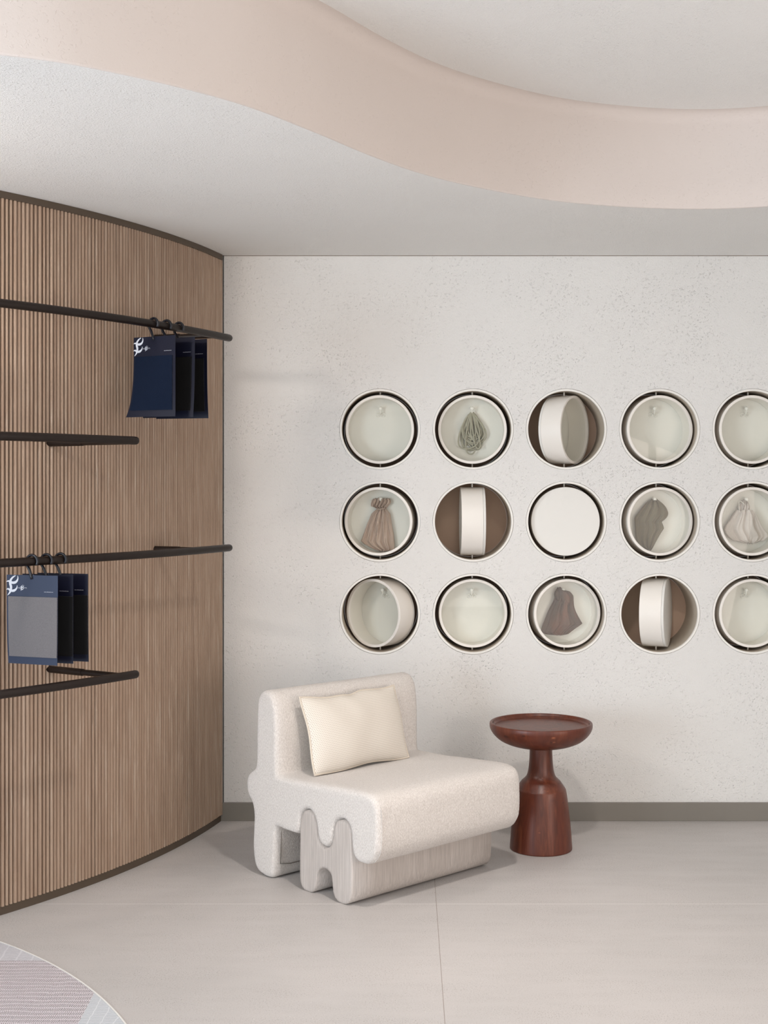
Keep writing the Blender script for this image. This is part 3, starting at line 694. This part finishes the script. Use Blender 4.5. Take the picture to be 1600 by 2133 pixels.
def cloth(name, mat, rows, cx0, cy0, sc, folds, depth, seed, drum, amp=0.006, parent=None, extra=None, top=0.0):
    """rows: (y, xl, xr) read off the photo in crop pixels; sc crop px per wall metre"""
    rows = [((cy0 - y) / sc, (xl - cx0) / sc, (xr - cx0) / sc) for y, xl, xr in rows]
    zs = [r_[0] for r_ in rows]; N, K = 70, 64; V = []; Fc = []
    zz = np.linspace(zs[0], zs[-1], N + 1)
    xl = np.interp(-zz, [-z for z in zs], [r_[1] for r_ in rows]); xr = np.interp(-zz, [-z for z in zs], [r_[2] for r_ in rows])
    Lh = zs[0] - zs[-1]
    for side in (1, -1):
        for j in range(N + 1):
            tt = (zs[0] - zz[j]) / Lh; wd0 = xr[j] - xl[j]
            for i in range(K + 1):
                s2 = i / K; e = math.sqrt(max(0, 1 - (2 * s2 - 1) ** 2))
                x = xl[j] + wd0 * s2; f_ = math.sin(2 * PI * folds * (s2 + 0.06 * math.sin(3 * tt + seed)) + seed) + 0.5 * math.sin(2 * PI * folds * 2.3 * s2 + 2.1 * seed + 2 * tt)
                b_ = depth * min(1, wd0 / 0.06) * e ** 0.7 * (0.55 + 0.45 * math.sin(PI * min(1, tt + 0.15)))
                f_ *= amp * e ** 0.5 * (1 if side == 1 else 0.2)
                z = zz[j] + 0.004 * noise.noise(Vector((s2 * 5, tt * 3, seed))) * (1 if 0 < j else 0) + (0.003 * math.sin(2 * PI * folds * s2 + seed) if j in (0, N) else 0)
                V.append((x, -side * (b_ if side == 1 else b_ * 0.3) - side * f_, z))
    n1 = (N + 1) * (K + 1)
    for sd in (0, 1):
        for j in range(N):
            for i in range(K):
                a = sd * n1 + j * (K + 1) + i; Fc.append((a, a + 1, a + K + 2, a + K + 1))
    for j in range(N):
        a = j * (K + 1); b = n1 + a; Fc.append((a, a + K + 1, b + K + 1, b)); a += K; b += K; Fc.append((a, a + K + 1, b + K + 1, b))
    for i in range(K):
        Fc.append((i, i + 1, n1 + i + 1, n1 + i)); q = N * (K + 1) + i; Fc.append((q, q + 1, n1 + q + 1, n1 + q))
    loc, a_ = L[drum]
    o = MB().add(V, Fc).build(name, mat, parent)
    if not parent: o.location = loc(0, HY - 0.010, 0); o.rotation_euler = (0, 0, a_)
    return o
K1 = 443.7
# taupe pouch
loc, a_ = L[0, 1]; root = empty('drawstring_pouch', loc(0, HY - 0.010, 0), a_); tag(root, 'taupe linen pouch with gathered ruffled neck hanging behind glass', 'pouch')
lt = linen('taupe_linen', srgb(194, 173, 160), srgb(170, 150, 138))
cloth('pouch_body', lt, [(605, 740, 925), (640, 690, 950), (720, 600, 1015), (950, 500, 1045), (1150, 430, 1085), (1300, 375, 1100), (1370, 450, 1102), (1440, 590, 1100), (1480, 690, 1080), (1508, 790, 900)], 810, 870, 10 * K1, 4.2, 0.016, 1.3, (0, 1), 0.007, root)
cloth('ruffled_neck', lt, [(395, 650, 990), (440, 610, 1025), (500, 590, 1015), (560, 590, 960), (600, 700, 925), (630, 735, 920)], 810, 870, 10 * K1, 5.5, 0.012, 4.0, (0, 1), 0.009, root)
MB().tube([((x - 820) / 4437, -0.022 + 0.02 * abs((x - 820) / 110) ** 2, (870 - 612 - 6 * math.sin(x / 30)) / 4437) for x in range(715, 930, 12)], 0.0025, 8).build('drawstring', lt, root)
# striped bag
o = cloth('striped_bag', linen('green_striped_cloth', srgb(136, 128, 108), srgb(112, 104, 88), (0.0056, srgb(78, 72, 60))),
          [(468, 690, 800), (520, 610, 870), (560, 555, 925), (640, 490, 1000), (740, 410, 1045), (800, 365, 1035), (850, 335, 1000), (920, 337, 905), (970, 338, 930), (1050, 342, 955), (1200, 348, 860), (1300, 372, 800), (1400, 430, 740), (1490, 590, 670)],
          748, 905, 9.41 * K1, 3.4, 0.017, 2.2, (3, 1), 0.008)
tag(o, 'green-grey striped cloth bag bunched on a hook behind glass', 'bag')
# whitish pouch
loc, a_ = L[4, 1]; root = empty('drawstring_pouch', loc(0, HY - 0.010, 0), a_); tag(root, 'whitish linen pouch with knotted cord at the right picture edge', 'pouch')
lw = linen('white_linen', srgb(214, 206, 200), srgb(194, 186, 180))
cloth('pouch_body', lw, [(790, 720, 1180), (850, 690, 1230), (900, 640, 1280), (1050, 540, 1350), (1200, 430, 1430), (1300, 395, 1500), (1400, 430, 1590), (1500, 510, 1620), (1600, 640, 1500), (1680, 1000, 1200)], 1003, 1075, 12.55 * K1, 3.0, 0.020, 0.4, (4, 1), 0.007, root)
cloth('gathered_neck', lw, [(520, 900, 1010), (600, 860, 1070), (700, 800, 1100), (780, 800, 1090), (830, 830, 1060)], 1003, 1075, 12.55 * K1, 4.0, 0.018, 2.7, (4, 1), 0.006, root)
MB().tube(catmull([((x - 1003) / 5568, y, (1075 - z) / 5568) for x, y, z in [(900, -0.03, 640), (820, -0.024, 560), (775, -0.018, 550), (770, -0.018, 650), (775, -0.02, 790), (790, -0.02, 850)]], 6), 0.0018, 7).build('cord', simple('white_cord', srgb(226, 220, 212), 0.8), root)
# brown knotted cloth
t = NT('brown_grey_cloth', 0.9, 0.1); n_ = t.noise(t.coord((1, 1, 0.35)), 11, 2); nf = t.noise(t.coord(), 260, 2)
c_ = t.ramp(n_, [(0.30, srgb(86, 84, 82)), (0.5, srgb(98, 84, 77)), (0.7, srgb(128, 92, 78))]); t.color(t.mix(t.math('MULTIPLY', nf, 0.4), c_, srgb(82, 74, 70))); t.bump(nf, 0.25, 0.001); bm_ = t.m
loc, a_ = L[2, 2]; root = empty('knotted_cloth', loc(0, HY - 0.010, 0), a_); tag(root, 'brown-grey cloth knotted over a white hook in the bottom row', 'cloth')
cloth('cloth_drape', bm_, [(560, 610, 1000), (620, 590, 1015), (700, 555, 1018), (800, 500, 1030), (900, 450, 1060), (1000, 410, 1110), (1100, 370, 1170), (1165, 345, 1212), (1250, 318, 1075), (1330, 295, 960), (1380, 400, 900), (1400, 640, 740)], 778, 905, 10 * K1, 3.2, 0.016, 0.9, (2, 2), 0.009, root)
cloth('knot', bm_, [(388, 665, 745), (440, 620, 790), (480, 600, 930), (560, 590, 1005), (640, 620, 1020), (700, 700, 990), (770, 800, 890)], 778, 905, 10 * K1, 1.6, 0.028, 1.9, (2, 2), 0.007, root)

# ------------------------------------------------------------------ rails and sample cards
def rail(name, end, off, z, arm_s, label, ln=1.9):
    s0 = arc_s(end); e0 = arc(s0, off); root = empty(name, (e0.x, e0.y, z)); tag(root, label, 'rail', 'dark metal hanging rails on the slatted wall')
    pts = [(arc(s0 + ln * k / 48, off).x - e0.x, arc(s0 + ln * k / 48, off).y - e0.y, 0) for k in range(49)]
    r_ = 0.0152; t_ = (Vector(pts[0]) - Vector(pts[1])).normalized()
    P = [Vector(pts[0]) + t_ * 0.0] + [Vector(p) for p in pts[1:]]; rs = [r_] * len(P)
    P = [P[0] + t_ * 0.0145, P[0] + t_ * 0.0125, P[0] + t_ * 0.008] + P; rs = [0.004, 0.0095, 0.0138] + rs
    MB().tube(P, rs, 20).build('rail', M['rail'], root)
    for sa in (arm_s, s0 + ln - 0.2):
        a, b = arc(sa, -0.002), arc(sa - (0.02 if sa == arm_s else 0), off)
        v = b - a; m1 = a + v * 0.45
        rel = lambda p: (p.x - e0.x, p.y - e0.y, -0.004)
        q = MB().tube([rel(a), rel(m1)], 0.0135, 16).build('bracket_arm', M['rail'], root, sh=40)
        MB().tube([rel(m1 - v * 0.02), rel(b)], 0.0115, 16).build('arm_rod', M['rail'], q, sh=40)
    return s0
RA, RB = (-0.752, 5.60), (-1.0, 4.85)
OA, OB = 0.275, 0.395
sA = arc_s(arc(arc_s((-1.053, 5.556)))); sB = arc_s((-1.347, 5.006))
rail('hanging_rail', RA, OA, 2.199, sA, 'uppermost dark bronze rail on the slatted wall, three navy cards at its end')
rail('hanging_rail', RA, OA, 1.309, sA, 'long dark bronze rail at mid height carrying the grey velvet sample card')
rail('hanging_rail', RB, OB, 1.739, sB, 'short empty dark rail between the two sets of sample cards')
rail('hanging_rail', RB, OB, 0.881, sB, 'lowest dark rail on the slatted wall, empty, below the grey sample card')

def text_mesh(body, size, font_sc=1.0):
    cu = bpy.data.curves.new('t', 'FONT'); cu.body = body; cu.size = size; cu.extrude = 0.0001; cu.resolution_u = 3
    ob = bpy.data.objects.new('t', cu); C.objects.link(ob); bpy.context.view_layer.update()
    me = bpy.data.meshes.new_from_object(ob.evaluated_get(bpy.context.evaluated_depsgraph_get()))
    V = [tuple(v.co) for v in me.vertices]; Fc = [tuple(p.vertices) for p in me.polygons]
    bpy.data.objects.remove(ob); bpy.data.curves.remove(cu); bpy.data.meshes.remove(me); return V, Fc
def ribbon(m, pts, ws, y, clip=None):
    P = catmull([(a, b, 0) for a, b in pts], 8); n = len(P); W = np.interp(np.linspace(0, 1, n), np.linspace(0, 1, len(ws)), ws); V = []
    for i, p in enumerate(P):
        t_ = (P[min(i + 1, n - 1)] - P[max(0, i - 1)]).normalized(); nx = Vector((-t_.y, t_.x, 0)) * W[i] / 2
        for s in (1, -1):
            q = p + nx * s; x_ = q.x if clip is None else max(q.x, clip); V.append((x_, y, q.y)); 
    m.add(V, [(2 * i, 2 * i + 1, 2 * i + 3, 2 * i + 2) for i in range(n - 1)])
def flourish(m, x0, ztop, k, y, clip=None):
    """the calligraphic mark, drawn in card pixels (origin its top left), k scales it"""
    T = lambda L_: [(x0 + (a - 125) / 3854 * k, ztop - (b - 415) / 4856 * k) for a, b in L_]; u = k / 4300
    ribbon(m, T([(302, 424), (302, 480), (276, 528), (228, 546), (182, 530), (150, 518), (122, 536)]), [6 * u, 26 * u, 40 * u, 36 * u, 24 * u, 6 * u], y, clip)
    ribbon(m, T([(268, 422), (222, 456), (190, 505), (184, 560), (196, 610), (194, 660), (178, 712), (142, 762)]), [10 * u, 26 * u, 36 * u, 40 * u, 42 * u, 40 * u, 28 * u, 5 * u], y - 0.0001, clip)
    ribbon(m, T([(292, 588), (288, 630), (260, 668), (222, 684), (182, 672), (150, 652), (122, 668)]), [5 * u, 24 * u, 38 * u, 36 * u, 26 * u, 8 * u], y - 0.0002, clip)

def card(s_pos, off, zr, w, h, fabric, cardm, label, group, curl=(0.0, 0.0), drop=0.046, bright=True, dx=0.0, swtop=0.076, swr=0.002, tilt=0.0, yaw=0.0):
    """a sample card hanging across the rail; local x runs to the right, -y faces the viewer"""
    p = arc(s_pos, off); a = aA - s_pos / R                       # outward wall normal direction is a
    root = empty('sample_card', (p.x, p.y, zr), a + yaw); root.rotation_euler = (0, tilt, a + yaw)
    tag(root, label, 'sample card', group)
    zt_ = -drop
    def sheet(x0, x1, zz0, zz1, y, th, nx=10, nz=24, zig=0):
        V = []; 
        for side in (0, 1):
            for j in range(nz + 1):
                for i in range(nx + 1):
                    x = x0 + (x1 - x0) * i / nx; z = zz0 + (zz1 - zz0) * j / nz
                    t_ = max(0, (zt_ - z) / h)
                    if zig and i == nx: x += zig * (j % 2)
                    yy = y + side * th - (curl[0] * (1 - (x / w + 0.5)) + curl[1] * (x / w + 0.5)) * t_ ** 3 
                    xx = x - curl[0] * 0.7 * max(0, 0.5 - (x / w + 0.5)) * t_ ** 6 * 1.6
                    V.append((xx + dx, yy, z))
        n1 = (nx + 1) * (nz + 1); Fc = []
        for sd in (0, 1):
            for j in range(nz):
                for i in range(nx):
                    q = sd * n1 + j * (nx + 1) + i; Fc.append((q, q + 1, q + nx + 2, q + nx + 1))
        for j in range(nz):
            for q in (j * (nx + 1), j * (nx + 1) + nx): Fc.append((q, q + nx + 1, n1 + q + nx + 1, n1 + q))
        for i in range(nx):
            for q in (i, nz * (nx + 1) + i): Fc.append((q, q + 1, n1 + q + 1, n1 + q))
        return MB().add(V, Fc)
    sheet(-w / 2, w / 2, zt_ - h, zt_, 0.0, 0.0016).build('card_board', cardm, root, sh=40)
    sheet(-w / 2 + 0.008, w / 2 - swr, zt_ - h + 0.026, zt_ - swtop, -0.0032, 0.003, nx=16, nz=70, zig=0.0016).build('fabric_swatch', fabric, root, sh=40)
    # hook
    m = MB(); rr_ = 0.0220; pts = []
    for k in range(15):
        b = math.radians(200 - 200 * k / 14 - 30); pts.append((rr_ * math.cos(b), -0.001, 0.0 + rr_ * math.sin(b)))
    pts = [( -0.0 + dx * 0.4, -0.0006, zt_ - 0.014), (-0.010, -0.0006, -0.030), (-0.0220, -0.001, -0.010)] + [(x, y, z) for x, y, z in [(rr_ * math.cos(b), -0.001, rr_ * math.sin(b)) for b in np.linspace(math.radians(165), math.radians(-30), 14)]]
    m.tube(catmull(pts, 3), 0.0052, 8, flat=1.0)
    m.build('hanger_hook', M['hanger'], root)
    if bright is not None:
        m = MB(); flourish(m, -w / 2 + dx, zt_ - 0.001, 1.0, -0.0012, clip=-w / 2 + dx + 0.0003); m.build('logo_flourish', M['ink'], root, smooth=False)
        for nm, body, size, x, z in (('printed_name', 'CLBOUETTI.', 0.0066, -w / 2 + 0.047, zt_ - 0.0475), ('printed_web_address', 'www.clbouetti.com', 0.0046, w / 2 - 0.054, zt_ - 0.0590)):
            V, Fc = text_mesh(body, size); MB().add([(vx + x + dx, -0.0012 + vz, vy + z) for vx, vy, vz in V], Fc).build(nm, M['ink'], root, smooth=False)
        m = MB(); flourish(m, -w / 2 + dx + 0.056, zt_ - 0.0345, 0.30, -0.0013); m.build('small_emblem', M['ink'], root, smooth=False)
    return root
def s_at(px, off, z=None):      # where along the rail a hook stands, from its column in the photo (inverse of the camera)
    best = min(np.linspace(0.2, 2.2, 1200), key=lambda q: abs(arc(q, off).x / arc(q, off).y * F + CX - px)); return float(best)
CW, CHh = 0.205, 0.312
G1, G2 = 'navy sample cards on the uppermost rail', 'navy sample cards on the mid rail'
for (px, fab, cm, lab, br, cu, dx, ya) in ((320, 'velvet_blue', 'navy_dark', 'front card on the uppermost rail with a petrol blue swatch', True, (0.028, 0.0), 0.004, 0.0),
                                   (347, 'velvet_black', 'navy_dark', 'middle card of three on the uppermost rail, black swatch mostly hidden', True, (0.03, 0.012), 0.028, 0.06),
                                   (373, 'velvet_black', 'navy_dark', 'rearmost card of three on the uppermost rail, nearest the white wall', True, (0.03, -0.01), 0.03, 0.02)):
    card(s_at(px, OA), OA, 2.199, CW, CHh, M[fab], M[cm], lab, G1, cu, 0.048, br, dx, tilt=0.0, yaw=ya, swr=0.014)
for (px, fab, cm, lab, br, cu, dx, ya) in ((67, 'velvet_grey', 'navy', 'front card on the mid rail with a grey velvet swatch', True, (-0.006, 0.004), 0.0, 0.37),
                                   (97, 'velvet_black', 'navy_dark', 'middle card of three on the mid rail, behind the grey velvet one', True, (0.0, 0.0), 0.004, 0.35),
                                   (126, 'velvet_black', 'navy_dark', 'rearmost card of three on the mid rail, black swatch', True, (0.0, -0.004), 0.008, 0.33)):
    card(s_at(px, OA), OA, 1.309, CW, CHh, M[fab], M[cm], lab, G2, cu, 0.048, br, dx, yaw=ya)
